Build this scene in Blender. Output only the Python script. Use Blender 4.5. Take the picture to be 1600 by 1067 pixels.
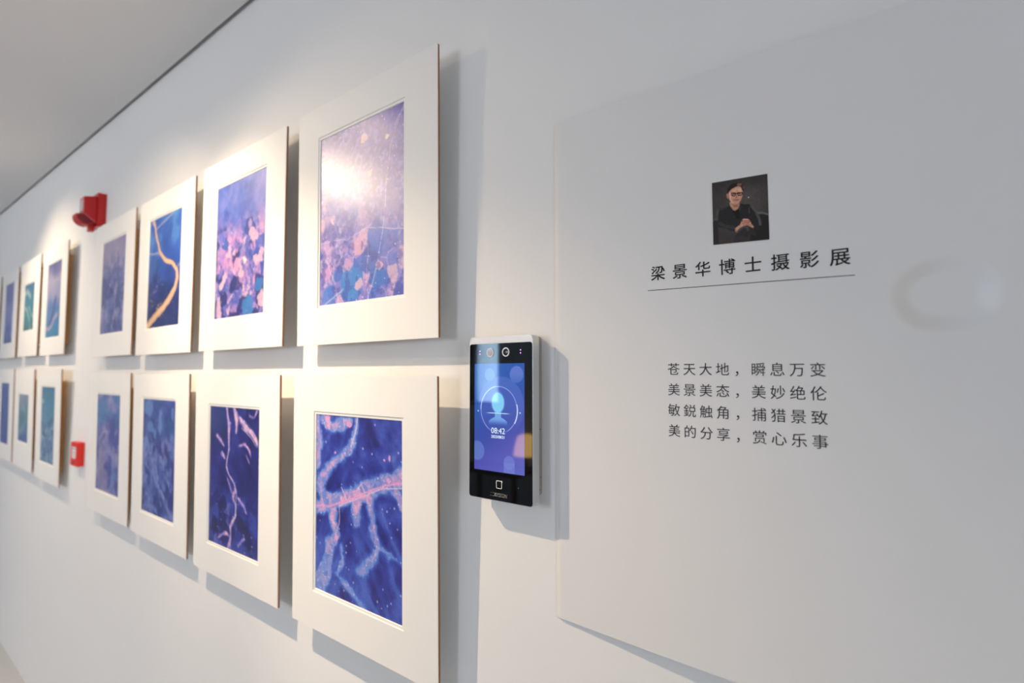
import bpy, bmesh, math
import numpy as np
from mathutils import Matrix, Vector

for o in list(bpy.data.objects):
    bpy.data.objects.remove(o)
scene = bpy.context.scene
col = scene.collection

# ------------------------------------------------------------------ camera
EYE = 1.505                      # eye height; the picture wall is y = 0, the room lies at y < 0
AL, PI_ = 0.90712, 0.061914      # angle between view and wall, upward pitch
fwd0 = Vector((-math.cos(AL), math.sin(AL), 0)); right = Vector((math.sin(AL), math.cos(AL), 0))
fwd = fwd0 * math.cos(PI_) + Vector((0, 0, 1)) * math.sin(PI_)
up = Vector((0, 0, 1)) * math.cos(PI_) - fwd0 * math.sin(PI_)
cd = bpy.data.cameras.new('camera')
cam = bpy.data.objects.new('camera', cd); col.objects.link(cam)
cam.matrix_world = Matrix(((right.x, up.x, -fwd.x, 0), (right.y, up.y, -fwd.y, -0.66), (right.z, up.z, -fwd.z, EYE), (0, 0, 0, 1)))
cd.sensor_fit = 'HORIZONTAL'; cd.sensor_width = 36; cd.lens = 830 / 1600 * 36
cd.clip_start = 0.01
cd.dof.use_dof = True; cd.dof.focus_distance = 0.76; cd.dof.aperture_fstop = 3.2
scene.camera = cam

# ------------------------------------------------------------------ light
scene.view_settings.view_transform = 'Standard'
scene.view_settings.look = 'None'
scene.view_settings.gamma = 1.0
scene.view_settings.use_curve_mapping = False
scene.view_settings.exposure = 0.0
try:
    scene.cycles.use_denoising = True
    scene.cycles.sample_clamp_indirect = 6.0
    scene.cycles.max_bounces = 10
except Exception:
    pass
SKY_STRENGTH = 12.0
w = bpy.data.worlds.new('sky'); scene.world = w; w.use_nodes = True
bg = w.node_tree.nodes['Background']
bg.inputs[0].default_value = (0.945, 0.965, 1.04, 1); bg.inputs[1].default_value = SKY_STRENGTH

def spot(name, loc, target, power, size, blend, colour, radius):
    l = bpy.data.lights.new(name, 'SPOT'); l.energy = power; l.spot_size = math.radians(size); l.spot_blend = blend
    l.color = colour; l.shadow_soft_size = radius
    o = bpy.data.objects.new(name, l); col.objects.link(o); o.location = loc
    o.rotation_euler = (Vector(target) - Vector(loc)).to_track_quat('-Z', 'Y').to_euler()
    return o
WARM = (1.0, 0.76, 0.50)
LAMP_A = (-1.65, -0.69, EYE + 0.95); LAMP_B = (-3.50, -0.69, EYE + 0.97)
spot('spotlight_left_head', LAMP_A, (-2.2, 0, EYE - 0.2), 30, 92, 1.0, WARM, 0.015)
spot('spotlight_middle_head', LAMP_A, (-1.4, 0, EYE - 1.0), 20, 120, 1.0, WARM, 0.015)
spot('spotlight_narrow_head', LAMP_A, (-1.45, 0, EYE + 0.08), 54, 60, 1.0, WARM, 0.015)
spot('added_right_beam', LAMP_A, (-0.42, 0, EYE - 0.8), 112, 52, 1.0, WARM, 0.015)  # extra beam added at the lamp to brighten the wall on the right
spot('spotlight_far_head', LAMP_B, (-3.3, 0, EYE - 0.3), 50, 112, 1.0, WARM, 0.015)
spot('spotlight_glare_head', (-2.325, -0.97, EYE + 0.958), (-0.95, 0, EYE + 0.36), 32, 32, 1.0, WARM, 0.03)   # mirrored in the nearest upper print

def portal(name, loc, sx, sz):
    l = bpy.data.lights.new(name, 'AREA'); l.shape = 'RECTANGLE'; l.size = sx; l.size_y = sz; l.cycles.is_portal = True
    o = bpy.data.objects.new(name, l); col.objects.link(o); o.location = loc
    o.rotation_euler = (math.radians(-90), 0, math.radians(180))
    return o

# ------------------------------------------------------------------ helpers
def tag(o, label, cat, group=None):
    o['label'] = label; o['category'] = cat
    if group: o['group'] = group
    return o
def empty(name, loc, label, cat, group=None):
    o = bpy.data.objects.new(name, None); o.empty_display_size = 0.05; col.objects.link(o); o.location = loc
    return tag(o, label, cat, group)
def struct(o):
    o['kind'] = 'structure'; return o
def link(name, bm, mats, parent=None, smooth=False):
    me = bpy.data.meshes.new(name)
    bmesh.ops.recalc_face_normals(bm, faces=bm.faces[:])
    bm.to_mesh(me); bm.free()
    for m in (mats if isinstance(mats, (list, tuple)) else [mats]): me.materials.append(m)
    if smooth:
        for p in me.polygons: p.use_smooth = True
    o = bpy.data.objects.new(name, me); col.objects.link(o)
    if parent: o.parent = parent
    return o
def box(bm, x0, x1, y0, y1, z0, z1, mi=0):
    vs = [bm.verts.new((x, y, z)) for x in (x0, x1) for y in (y0, y1) for z in (z0, z1)]
    fs = []
    for q in ((0, 1, 3, 2), (4, 6, 7, 5), (0, 4, 5, 1), (2, 3, 7, 6), (0, 2, 6, 4), (1, 5, 7, 3)):
        f = bm.faces.new([vs[i] for i in q]); f.material_index = mi; fs.append(f)
    return vs, fs
def prism(bm, pts, y0, y1, mi=0):
    """outline in (x, z) swept from y0 to y1"""
    a = [bm.verts.new((x, y0, z)) for x, z in pts]; b = [bm.verts.new((x, y1, z)) for x, z in pts]
    n = len(pts); fs = [bm.faces.new(a), bm.faces.new(b[::-1])]
    for i in range(n):
        fs.append(bm.faces.new((a[i], b[i], b[(i + 1) % n], a[(i + 1) % n])))
    for f in fs: f.material_index = mi
    return fs
def rrect(x0, x1, z0, z1, r, n=6):
    out = []
    for cx, cz, a0 in ((x1 - r, z1 - r, 0), (x0 + r, z1 - r, 90), (x0 + r, z0 + r, 180), (x1 - r, z0 + r, 270)):
        for k in range(n + 1):
            a = math.radians(a0 + 90 * k / n); out.append((cx + r * math.cos(a), cz + r * math.sin(a)))
    return out
def ring(cx, cz, ro, ri, a0=0, a1=360, n=48):
    """flat ring sector outline quads in (x, z)"""
    return [((cx + r * math.cos(math.radians(a)), cz + r * math.sin(math.radians(a)))) for r in (ro, ri) for a in np.linspace(a0, a1, n)]
def bevel(bm, w, seg=2, edges=None):
    bmesh.ops.bevel(bm, geom=edges or bm.edges[:], offset=w, segments=seg, profile=0.7, affect='EDGES')

def mat(name, colour, rough=0.6, metal=0.0, spec=0.5, noise=0.0, nscale=40, bump=0.0, bscale=300, coat=0.0, emit=None, estr=0.0):
    m = bpy.data.materials.new(name); m.use_nodes = True
    nt = m.node_tree; p = nt.nodes['Principled BSDF']
    p.inputs['Base Color'].default_value = (*colour, 1)
    p.inputs['Roughness'].default_value = rough; p.inputs['Metallic'].default_value = metal
    p.inputs['Specular IOR Level'].default_value = spec
    p.inputs['Coat Weight'].default_value = coat; p.inputs['Coat Roughness'].default_value = 0.02
    tc = nt.nodes.new('ShaderNodeTexCoord')
    if noise > 0:
        n = nt.nodes.new('ShaderNodeTexNoise'); n.inputs['Scale'].default_value = nscale; n.inputs['Detail'].default_value = 5
        nt.links.new(tc.outputs['Object'], n.inputs['Vector'])
        r = nt.nodes.new('ShaderNodeMapRange'); r.inputs['To Min'].default_value = 1 - noise; r.inputs['To Max'].default_value = 1 + noise
        nt.links.new(n.outputs['Fac'], r.inputs['Value'])
        mx = nt.nodes.new('ShaderNodeVectorMath'); mx.operation = 'SCALE'; mx.inputs[0].default_value = colour
        nt.links.new(r.outputs[0], mx.inputs['Scale']); nt.links.new(mx.outputs[0], p.inputs['Base Color'])
    if bump > 0:
        n = nt.nodes.new('ShaderNodeTexNoise'); n.inputs['Scale'].default_value = bscale; n.inputs['Detail'].default_value = 4
        nt.links.new(tc.outputs['Object'], n.inputs['Vector'])
        b = nt.nodes.new('ShaderNodeBump'); b.inputs['Strength'].default_value = bump; b.inputs['Distance'].default_value = 0.002
        nt.links.new(n.outputs['Fac'], b.inputs['Height']); nt.links.new(b.outputs[0], p.inputs['Normal'])
    if emit:
        p.inputs['Emission Color'].default_value = (*emit, 1); p.inputs['Emission Strength'].default_value = estr
    return m
def s2l(c):
    c = np.asarray(c, float) / 255.0
    return np.where(c <= 0.04045, c / 12.92, ((c + 0.055) / 1.055) ** 2.4)
def sl(*c): return tuple(float(x) for x in s2l(c))

M_wall = mat('wall_paint', (0.80, 0.80, 0.80), 0.75, noise=0.012, nscale=3, bump=0.04, bscale=500)
M_ceil = mat('ceiling_paint', (0.78, 0.78, 0.78), 0.9, noise=0.01, nscale=2)
M_floor = mat('floor_tile', (0.60, 0.60, 0.59), 0.35, noise=0.05, nscale=4)
M_gap = mat('shadow_gap_dark', (0.03, 0.03, 0.035), 0.8)
M_mat = mat('mat_card', (0.84, 0.83, 0.81), 0.65, noise=0.01, nscale=200, bump=0.03, bscale=900)
M_core = mat('mat_core', (0.86, 0.83, 0.76), 0.7)
M_hard = mat('brown_hardboard', sl(150, 98, 54), 0.7, noise=0.2, nscale=120)
M_print_paper = mat('paper', (0.85, 0.85, 0.85), 0.5)
M_sheet = mat('exhibition_sheet', (0.745, 0.745, 0.75), 0.5, noise=0.008, nscale=8)
M_ink = mat('black_ink', (0.012, 0.010, 0.012), 0.55)
M_red = mat('red_plastic', sl(190, 18, 22), 0.3, noise=0.04, nscale=30)
M_red_lit = mat('red_plastic_lit', sl(222, 40, 28), 0.35)  # brighter red for the call point: its lit look is put into the colour
M_redin = mat('dark_red_plastic', sl(120, 6, 26), 0.4)
M_white = mat('white_plastic', (0.8, 0.8, 0.78), 0.4)
M_greyp = mat('grey_plastic', (0.35, 0.36, 0.37), 0.45)
M_alu = mat('brushed_aluminium', (0.62, 0.62, 0.61), 0.38, metal=0.75, noise=0.03, nscale=200)
M_body = mat('taupe_plastic', sl(150, 140, 130), 0.5, noise=0.03, nscale=60)
M_glass = mat('black_glass', (0.004, 0.004, 0.005), 0.03, spec=0.75)
M_glass.node_tree.nodes['Principled BSDF'].inputs['Specular Tint'].default_value = (0.55, 0.80, 1.0, 1)      # bluish coating
M_lens = mat('lens_ring', (0.62, 0.63, 0.66), 0.3, metal=0.4)
M_lensdark = mat('lens_glass', (0.005, 0.006, 0.008), 0.05, spec=0.8)
M_icon = mat('icon_print', (0.85, 0.85, 0.85), 0.5)
M_wood2 = mat('dark_furniture_wood', sl(60, 42, 30), 0.4, noise=0.2, nscale=12)
M_fabric = mat('dark_fabric', (0.03, 0.03, 0.035), 0.9)

def wood_mat():
    m = mat('pine_strip', sl(214, 160, 100), 0.6)
    nt = m.node_tree; p = nt.nodes['Principled BSDF']
    tc = nt.nodes.new('ShaderNodeTexCoord'); mp = nt.nodes.new('ShaderNodeMapping'); mp.inputs['Scale'].default_value = (90, 90, 6)
    n = nt.nodes.new('ShaderNodeTexNoise'); n.inputs['Scale'].default_value = 1.0; n.inputs['Detail'].default_value = 6
    r = nt.nodes.new('ShaderNodeValToRGB')
    r.color_ramp.elements[0].position = 0.3; r.color_ramp.elements[0].color = (*sl(206, 146, 86), 1)
    r.color_ramp.elements[1].position = 0.7; r.color_ramp.elements[1].color = (*sl(238, 190, 130), 1)
    nt.links.new(tc.outputs['Object'], mp.inputs[0]); nt.links.new(mp.outputs[0], n.inputs['Vector'])
    nt.links.new(n.outputs['Fac'], r.inputs[0]); nt.links.new(r.outputs[0], p.inputs['Base Color'])
    return m
M_wood = wood_mat()

def print_mat(name, rough, spec):
    """ink on paper: the printed picture is carried by the mesh's colour attribute, fine grain by a noise node"""
    m = bpy.data.materials.new(name); m.use_nodes = True; nt = m.node_tree; p = nt.nodes['Principled BSDF']
    a = nt.nodes.new('ShaderNodeVertexColor'); a.layer_name = 'ink'
    tc = nt.nodes.new('ShaderNodeTexCoord'); n = nt.nodes.new('ShaderNodeTexNoise'); n.inputs['Scale'].default_value = 420; n.inputs['Detail'].default_value = 2
    nt.links.new(tc.outputs['Object'], n.inputs['Vector'])
    r = nt.nodes.new('ShaderNodeMapRange'); r.inputs['From Min'].default_value = 0.3; r.inputs['From Max'].default_value = 0.7
    r.inputs['To Min'].default_value = 0.86; r.inputs['To Max'].default_value = 1.14
    nt.links.new(n.outputs['Fac'], r.inputs['Value'])
    s = nt.nodes.new('ShaderNodeVectorMath'); s.operation = 'SCALE'
    nt.links.new(a.outputs['Color'], s.inputs[0]); nt.links.new(r.outputs[0], s.inputs['Scale']); nt.links.new(s.outputs[0], p.inputs['Base Color'])
    p.inputs['Roughness'].default_value = rough; p.inputs['Specular IOR Level'].default_value = spec
    return m
M_photo = print_mat('photo_paper', 0.32, 0.9)
M_portrait = print_mat('portrait_print', 0.6, 0.3)

# ------------------------------------------------------------------ the room
def ceil_z(x): return EYE + 0.984 - 0.0207 * x
X0, X1, YF = -8.0, 3.6, -4.2
RWY = (-2.45, -1.4)               # glazed end of the gallery on the right
GAP = 0.012
bm = bmesh.new(); box(bm, X0 - 0.1, X1 + 0.1, 0, 0.12, -0.1, EYE + 1.4); struct(link('wall_back', bm, M_wall))
bm = bmesh.new()
a = [bm.verts.new((x, y, ceil_z(x))) for x, y in ((X0 - 0.1, YF - 0.1), (X1 + 0.1, YF - 0.1), (X1 + 0.1, -GAP), (X0 - 0.1, -GAP))]
b = [bm.verts.new((v.co.x, v.co.y, v.co.z + 0.06)) for v in a]
bm.faces.new(a); bm.faces.new(b[::-1])
for i in range(4): bm.faces.new((a[i], a[(i + 1) % 4], b[(i + 1) % 4], b[i]))
struct(link('ceiling', bm, M_ceil))
bm = bmesh.new()      # dark reveal between ceiling and picture wall
a = [bm.verts.new((x, y, ceil_z(x) + dz)) for x in (X0, X1) for y, dz in ((-0.0005, 0.022), (-0.0005, 0.04), (-GAP + 0.0005, 0.04), (-GAP + 0.0005, 0.022))]
for i in range(4): bm.faces.new((a[i], a[(i + 1) % 4], a[4 + (i + 1) % 4], a[4 + i]))
bm.faces.new(a[:4]); bm.faces.new(a[4:])
struct(link('trim_1', bm, M_gap))
bm = bmesh.new(); box(bm, X0 - 0.1, X1 + 0.1, YF - 0.1, 0.12, -0.1, 0); struct(link('floor', bm, M_floor))
bm = bmesh.new(); box(bm, X0 - 0.1, X0, YF, 0, 0, EYE + 1.4); struct(link('wall_left', bm, M_wall))
bm = bmesh.new(); RZ0, RZ1 = 0.25, 2.35
box(bm, X1, X1 + 0.1, YF, RWY[0], 0, EYE + 1.4); box(bm, X1, X1 + 0.1, RWY[1], 0, 0, EYE + 1.4)
box(bm, X1, X1 + 0.1, RWY[0], RWY[1], 0, RZ0); box(bm, X1, X1 + 0.1, RWY[0], RWY[1], RZ1, EYE + 1.4)
struct(link('wall_right', bm, M_wall))
# opposite wall with window openings; the rightmost is added to even out the daylight
WIN = [(-6.8, -6.2), (-4.62, -3.94), (-2.65, -1.6)]
WZ0, WZ1 = 1.14, 2.42
bm = bmesh.new()
xs = [X0] + [v for wv in WIN for v in wv] + [X1]
for i in range(0, len(xs), 2): box(bm, xs[i], xs[i + 1], YF - 0.1, YF, 0, EYE + 1.4)
for x0, x1 in WIN:
    box(bm, x0, x1, YF - 0.1, YF, 0, WZ0); box(bm, x0, x1, YF - 0.1, YF, WZ1, EYE + 1.4)
struct(link('wall_front', bm, M_wall))
M_pane = bpy.data.materials.new('window_glass'); M_pane.use_nodes = True
nt = M_pane.node_tree; nt.nodes.remove(nt.nodes['Principled BSDF'])
tr = nt.nodes.new('ShaderNodeBsdfTransparent'); tr.inputs[0].default_value = (0.93, 0.96, 0.97, 1)
gl = nt.nodes.new('ShaderNodeBsdfGlossy'); gl.inputs['Roughness'].default_value = 0.02
fr = nt.nodes.new('ShaderNodeFresnel'); mx = nt.nodes.new('ShaderNodeMixShader')
nt.links.new(fr.outputs[0], mx.inputs[0]); nt.links.new(tr.outputs[0], mx.inputs[1]); nt.links.new(gl.outputs[0], mx.inputs[2])
nt.links.new(mx.outputs[0], nt.nodes['Material Output'].inputs[0])
M_frame = mat('window_frame_grey', (0.25, 0.27, 0.3), 0.4)
for k, (x0, x1) in enumerate(WIN):
    bm = bmesh.new(); t = 0.04
    box(bm, x0, x0 + t, YF - 0.07, YF - 0.02, WZ0, WZ1); box(bm, x1 - t, x1, YF - 0.07, YF - 0.02, WZ0, WZ1)
    box(bm, x0 + t, x1 - t, YF - 0.07, YF - 0.02, WZ0, WZ0 + t); box(bm, x0 + t, x1 - t, YF - 0.07, YF - 0.02, WZ1 - t, WZ1)
    wf = struct(link('window_%d' % (k + 1), bm, M_frame))
    bm = bmesh.new(); box(bm, x0 + t, x1 - t, YF - 0.048, YF - 0.042, WZ0 + t, WZ1 - t); link('pane', bm, M_pane, wf)
    portal('window_daylight', ((x0 + x1) / 2, YF - 0.12, (WZ0 + WZ1) / 2), x1 - x0, WZ1 - WZ0)

bm = bmesh.new(); t = 0.05; xa, xb = X1 + 0.02, X1 + 0.08; ym = (RWY[0] + RWY[1]) / 2
box(bm, xa, xb, RWY[0], RWY[0] + t, RZ0, RZ1); box(bm, xa, xb, RWY[1] - t, RWY[1], RZ0, RZ1)
box(bm, xa, xb, RWY[0] + t, RWY[1] - t, RZ0, RZ0 + t); box(bm, xa, xb, RWY[0] + t, RWY[1] - t, RZ1 - t, RZ1); box(bm, xa, xb, ym - .02, ym + .02, RZ0 + t, RZ1 - t)
wf = struct(link('window_%d' % (len(WIN) + 1), bm, M_frame))
for ya, yb in ((RWY[0] + t, ym - .02), (ym + .02, RWY[1] - t)):
    bm = bmesh.new(); box(bm, X1 + .045, X1 + .051, ya, yb, RZ0 + t, RZ1 - t); link('pane', bm, M_pane, wf)
po = portal('window_daylight', (X1 + 0.12, ym, (RZ0 + RZ1) / 2), RWY[1] - RWY[0], RZ1 - RZ0)
po.rotation_euler = (0, math.radians(90), 0); po.data.size, po.data.size_y = RZ1 - RZ0, RWY[1] - RWY[0]

# ------------------------------------------------------------------ picture maths (numpy)
def lattice(seed, n=256):
    return np.random.RandomState(seed).rand(n, n)
def vn(x, y, seed=0):
    L = lattice(seed); xi = np.floor(x).astype(int); yi = np.floor(y).astype(int)
    fx = x - xi; fy = y - yi; fx = fx * fx * (3 - 2 * fx); fy = fy * fy * (3 - 2 * fy)
    g = lambda i, j: L[i % 256, j % 256]
    return (g(xi, yi) * (1 - fx) + g(xi + 1, yi) * fx) * (1 - fy) + (g(xi, yi + 1) * (1 - fx) + g(xi + 1, yi + 1) * fx) * fy
def fbm(x, y, o=4, seed=0):
    s = 0; a = 0.5; t = 0
    for k in range(o):
        s = s + a * vn(x * 2 ** k + 17.3 * k, y * 2 ** k + 9.1 * k, seed + k); t += a; a *= 0.55
    return s / t
def ridge(x, y, o=4, seed=0):
    s = 0; a = 0.5; t = 0
    for k in range(o):
        s = s + a * (1 - np.abs(2 * vn(x * 2 ** k + 5.7 * k, y * 2 ** k + 3.3 * k, seed + k) - 1)); t += a; a *= 0.55
    return s / t
def worley(x, y, seed=0):
    A = lattice(seed); B = lattice(seed + 1); D = lattice(seed + 2)
    xi = np.floor(x).astype(int); yi = np.floor(y).astype(int)
    f1 = np.full(x.shape, 9.0); f2 = f1.copy(); cid = np.zeros(x.shape)
    for i in (-1, 0, 1):
        for j in (-1, 0, 1):
            cx = xi + i; cy = yi + j
            dx = cx + A[cx % 256, cy % 256] - x; dy = cy + B[cx % 256, cy % 256] - y
            d = np.hypot(dx, dy); near = d < f1
            f2 = np.where(near, f1, np.minimum(f2, d)); cid = np.where(near, D[cx % 256, cy % 256], cid); f1 = np.where(near, d, f1)
    return f1, f2, cid
def sm(a, b, x):
    t = np.clip((x - a) / (b - a), 0, 1); return t * t * (3 - 2 * t)
def mixc(c, d, t):
    return c * (1 - t[..., None]) + np.asarray(d, float) * t[..., None]
def flat(shape, c): return np.ones(shape + (3,)) * np.asarray(c, float)
def pal(t, stops):
    t = np.asarray(t); ps = [p for p, _ in stops]
    return np.stack([np.interp(t, ps, [c[i] for _, c in stops]) for i in range(3)], -1)
def line_d(x, y, pts, asp):
    """distance to a polyline whose points are (u, v)"""
    d = np.full(x.shape, 9.0)
    for (u0, v0), (u1, v1) in zip(pts[:-1], pts[1:]):
        ax, ay, bx, by = u0 * asp, v0, u1 * asp, v1
        t = np.clip(((x - ax) * (bx - ax) + (y - ay) * (by - ay)) / ((bx - ax) ** 2 + (by - ay) ** 2 + 1e-12), 0, 1)
        d = np.minimum(d, np.hypot(x - ax - t * (bx - ax), y - ay - t * (by - ay)))
    return d
def dots(c, x, y, scale, seed, thr, size, colour, where=None):
    f1, f2, cid = worley(x * scale, y * scale, seed)
    m = (cid > thr) * (1 - sm(size * 0.5, size, f1))
    if where is not None: m = m * where
    return mixc(c, colour, m)

def rot(x, y, a):
    a = math.radians(a); return x * math.cos(a) + y * math.sin(a), -x * math.sin(a) + y * math.cos(a)

def warp(x, y, f, a, seed, o=4):
    return x + a * (fbm(x * f, y * f, o, seed) - .5) * 2, y + a * (fbm(x * f + 31.7, y * f + 12.3, o, seed + 40) - .5) * 2
def valleys(x, y, A, lines, seed, rough=.02):
    """signed field of a branching valley floor: negative inside; lines hold (u, v, half width) stops"""
    wx, wy = warp(x, y, 7, .022, seed); f = np.full(x.shape, 9.0)
    for pts in lines:
        for (u0, v0, w0), (u1, v1, w1) in zip(pts[:-1], pts[1:]):
            ax, ay, bx, by = u0 * A, v0, u1 * A, v1
            t = np.clip(((wx - ax) * (bx - ax) + (wy - ay) * (by - ay)) / ((bx - ax) ** 2 + (by - ay) ** 2 + 1e-12), 0, 1)
            f = np.minimum(f, np.hypot(wx - ax - t * (bx - ax), wy - ay - t * (by - ay)) - (w0 + t * (w1 - w0)))
    return f + rough * 2 * (fbm(x * 26, y * 26, 4, seed + 3) - .5) + rough * 1.6 * (ridge(x * 11, y * 11, 3, seed + 9) - .7)
def patches(x, y, n, seed, stops):
    wx, wy = warp(x, y, n * .9, .30 / n, seed + 5, 3)
    f1, f2, a = worley(wx * n, wy * n * .8, seed); g1, g2, b = worley(wx * n * 2.3 + 3, wy * n * 2.0, seed + 11)
    return pal(.55 * a + .3 * b + .15 * fbm(x * 60, y * 60, 2, seed + 2), stops), f2 - f1, a, b
def sparkle(c, x, y, scale, seed, thr, colour, where):
    f1, f2, cid = worley(x * scale, y * scale, seed); sz = .07 + .15 * lattice(seed + 2)[(np.floor(cid * 255)).astype(int), 7]
    return mixc(c, colour, np.clip((cid > thr) * (1 - sm(sz * .5, sz, f1)) * where, 0, 1))

LILAC = [(.1, (92, 124, 206)), (.35, (124, 138, 212)), (.5, (158, 142, 210)), (.65, (186, 150, 208)), (.8, (206, 162, 208)), (.95, (226, 196, 214))]
def art_U1(x, y, u, v, A):
    c, e, a, b = patches(x, y, 9, 11, [(.1, (52, 98, 196)), (.3, (84, 112, 200)), (.5, (128, 122, 202)), (.65, (172, 146, 206)), (.8, (206, 166, 206)), (1, (222, 188, 206))])
    c = mixc(c, (190, 176, 222), .5 * (1 - sm(.02, .08, e)) * (b > .4))
    f, e2, a2, b2 = patches(x, y, 26, 31, [(.1, (60, 72, 160)), (.4, (106, 106, 190)), (.7, (164, 150, 208)), (.95, (226, 206, 218))])
    c = mixc(c, f, np.clip(.75 * sm(.42, .56, fbm(x * 5, y * 5, 4, 30) + .25 * (.62 - v)), 0, 1))
    city = sm(.66, .3, v + .2 * (fbm(x * 6, y * 6, 3, 4) - .5) + .28 * (.5 - u))
    rx, ry = rot(*warp(x, y, 5, .02, 92), 28); h1, h2, hid = worley(rx * 70, ry * 52, 91)
    k = .55 * hid + .45 * fbm(x * 12, y * 12, 4, 95)
    cc = pal(k, [(.1, (30, 38, 132)), (.4, (58, 66, 170)), (.6, (90, 92, 188)), (.8, (140, 132, 206)), (.95, (204, 190, 216))])
    c = mixc(c, cc, city * .85); c = mixc(c, (44, 56, 176), .55 * sm(.3, .0, v) * sm(.3, .9, u))
    for i, (uu, vv, r, kk) in enumerate(((.4, .9, .11, (58, 130, 206)), (.62, .78, .075, (72, 102, 186)), (.7, .88, .07, (52, 110, 196)), (.12, .95, .07, (74, 118, 204)), (.25, .82, .05, (64, 108, 196)), (.93, .97, .05, (64, 92, 190)), (.86, .5, .06, (104, 100, 180)))):
        wx, wy = warp(x, y, 12, .03, 400 + i); c = mixc(c, kk, .85 * (1 - sm(r * .85, r, np.hypot(wx - uu * A, wy - vv))))
    for i, (uu, vv, r, kk) in enumerate(((.55, .1, .032, (216, 178, 192)), (.82, .16, .016, (226, 206, 200)), (.62, .3, .022, (214, 186, 190)), (.5, .7, .045, (206, 160, 198)), (.35, .78, .04, (196, 156, 204)), (.88, .87, .05, (210, 176, 204)), (.98, .8, .06, (196, 168, 208)), (.1, .8, .05, (200, 152, 206)), (.5, .9, .035, (218, 180, 206)), (.12, .66, .05, (190, 160, 214)), (.72, .82, .03, (222, 178, 200)))):
        wx, wy = warp(x, y, 14, .028, 430 + i); c = mixc(c, kk, .85 * (1 - sm(r * .85, r, np.hypot(wx - uu * A, wy - vv))))
    for pts, wd in (([(.1, .73), (.13, .8), (.2, .88), (.26, 1.0)], .005), ([(1, .0), (.85, .2), (.8, .4), (.78, .6), (.7, .82), (.6, 1)], .004), ([(.98, .02), (.9, .1)], .006), ([(.6, .72), (.58, .9), (.62, 1)], .004), ([(.3, .92), (.18, .96), (.02, 1)], .005), ([(0, .62), (.35, .64), (.6, .6), (1, .66)], .003)):
        c = mixc(c, (216, 200, 226), .65 * (1 - sm(wd * .5, wd, line_d(*warp(x, y, 8, .012, 77), pts, A))))
    c = mixc(c, (58, 58, 150), .45 * sm(.56, .68, fbm(x * 22, y * 22, 3, 41)))
    return sparkle(c, x, y, 44, 140, .86, (238, 226, 220), sm(.4, .6, fbm(x * 8, y * 8, 3, 145)))
def art_U2(x, y, u, v, A):
    c, e, a, b = patches(x, y, 11, 211, [(.1, (52, 72, 160)), (.3, (76, 96, 190)), (.5, (120, 112, 196)), (.62, (158, 128, 198)), (.78, (204, 146, 198)), (.95, (226, 186, 206))])
    f, e2, a2, b2 = patches(x, y, 22, 231, [(.1, (50, 66, 156)), (.45, (100, 106, 190)), (.7, (170, 136, 202)), (.95, (230, 196, 212))])
    c = mixc(c, f, .6 * sm(.45, .55, fbm(x * 7, y * 7, 4, 237)))
    top = 1 - sm(.2, .5, v + .25 * (fbm(x * 6, y * 6, 4, 77) - .5)); tc = pal(fbm(x * 13, y * 13, 4, 79), [(.25, (52, 78, 172)), (.5, (74, 104, 194)), (.75, (110, 124, 204))])
    c = mixc(c, tc, .88 * top); c = mixc(c, (112, 110, 196), .5 * sm(.5, 1, u) * (1 - sm(.1, .4, v)))
    c = mixc(c, (36, 44, 112), .8 * sm(.55, .64, fbm(x * 9 + 4, y * 9, 4, 303) + .1 * (v - .6)) * sm(.25, .4, v))
    c = mixc(c, (228, 186, 208), .8 * sm(.6, .68, fbm(x * 13, y * 13, 4, 313)) * sm(.3, .5, v))
    for i, (uu, vv, r, kk) in enumerate(((.7, .38, .08, (44, 66, 150)), (.74, .43, .045, (216, 176, 206)), (.68, .35, .03, (176, 150, 206)), (.22, .45, .05, (48, 88, 176)), (.45, .62, .05, (224, 158, 202)), (.4, .76, .06, (40, 46, 116)), (.2, .86, .06, (42, 50, 120)), (.7, .95, .09, (58, 126, 196)), (.55, .7, .035, (226, 180, 200)), (.9, .8, .05, (54, 116, 190)), (.15, .75, .045, (220, 190, 206)), (.62, .6, .02, (244, 232, 216)))):
        wx, wy = warp(x, y, 13, .035, 460 + i); c = mixc(c, kk, .88 * (1 - sm(r * .85, r, np.hypot(wx - uu * A, wy - vv))))
    return sparkle(c, x, y, 24, 310, .8, (234, 204, 216), sm(.15, .4, v) * sm(.45, .6, fbm(x * 9, y * 9, 3, 317)))
def art_U4(x, y, u, v, A):
    c, e, a, b = patches(x, y, 12, 411, [(.1, (64, 78, 146)), (.4, (100, 110, 170)), (.7, (142, 142, 186)), (.95, (184, 172, 190))])
    fog = 1 - sm(.05, .45, v + .2 * (fbm(x * 4, y * 4, 3, 44) - .5))
    c = mixc(c, (166, 156, 182), .8 * fog); c = mixc(c, (112, 104, 164), .55 * sm(.6, 1, u) * (1 - sm(0, .25, v)))
    c = mixc(c, (54, 70, 130), .7 * sm(.5, .64, fbm(x * 9, y * 9, 4, 47)) * sm(.25, .5, v)); return mixc(c, (140, 150, 186), .5 * sm(.55, .7, fbm(x * 14, y * 14, 3, 49)) * sm(.5, .8, v))
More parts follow.
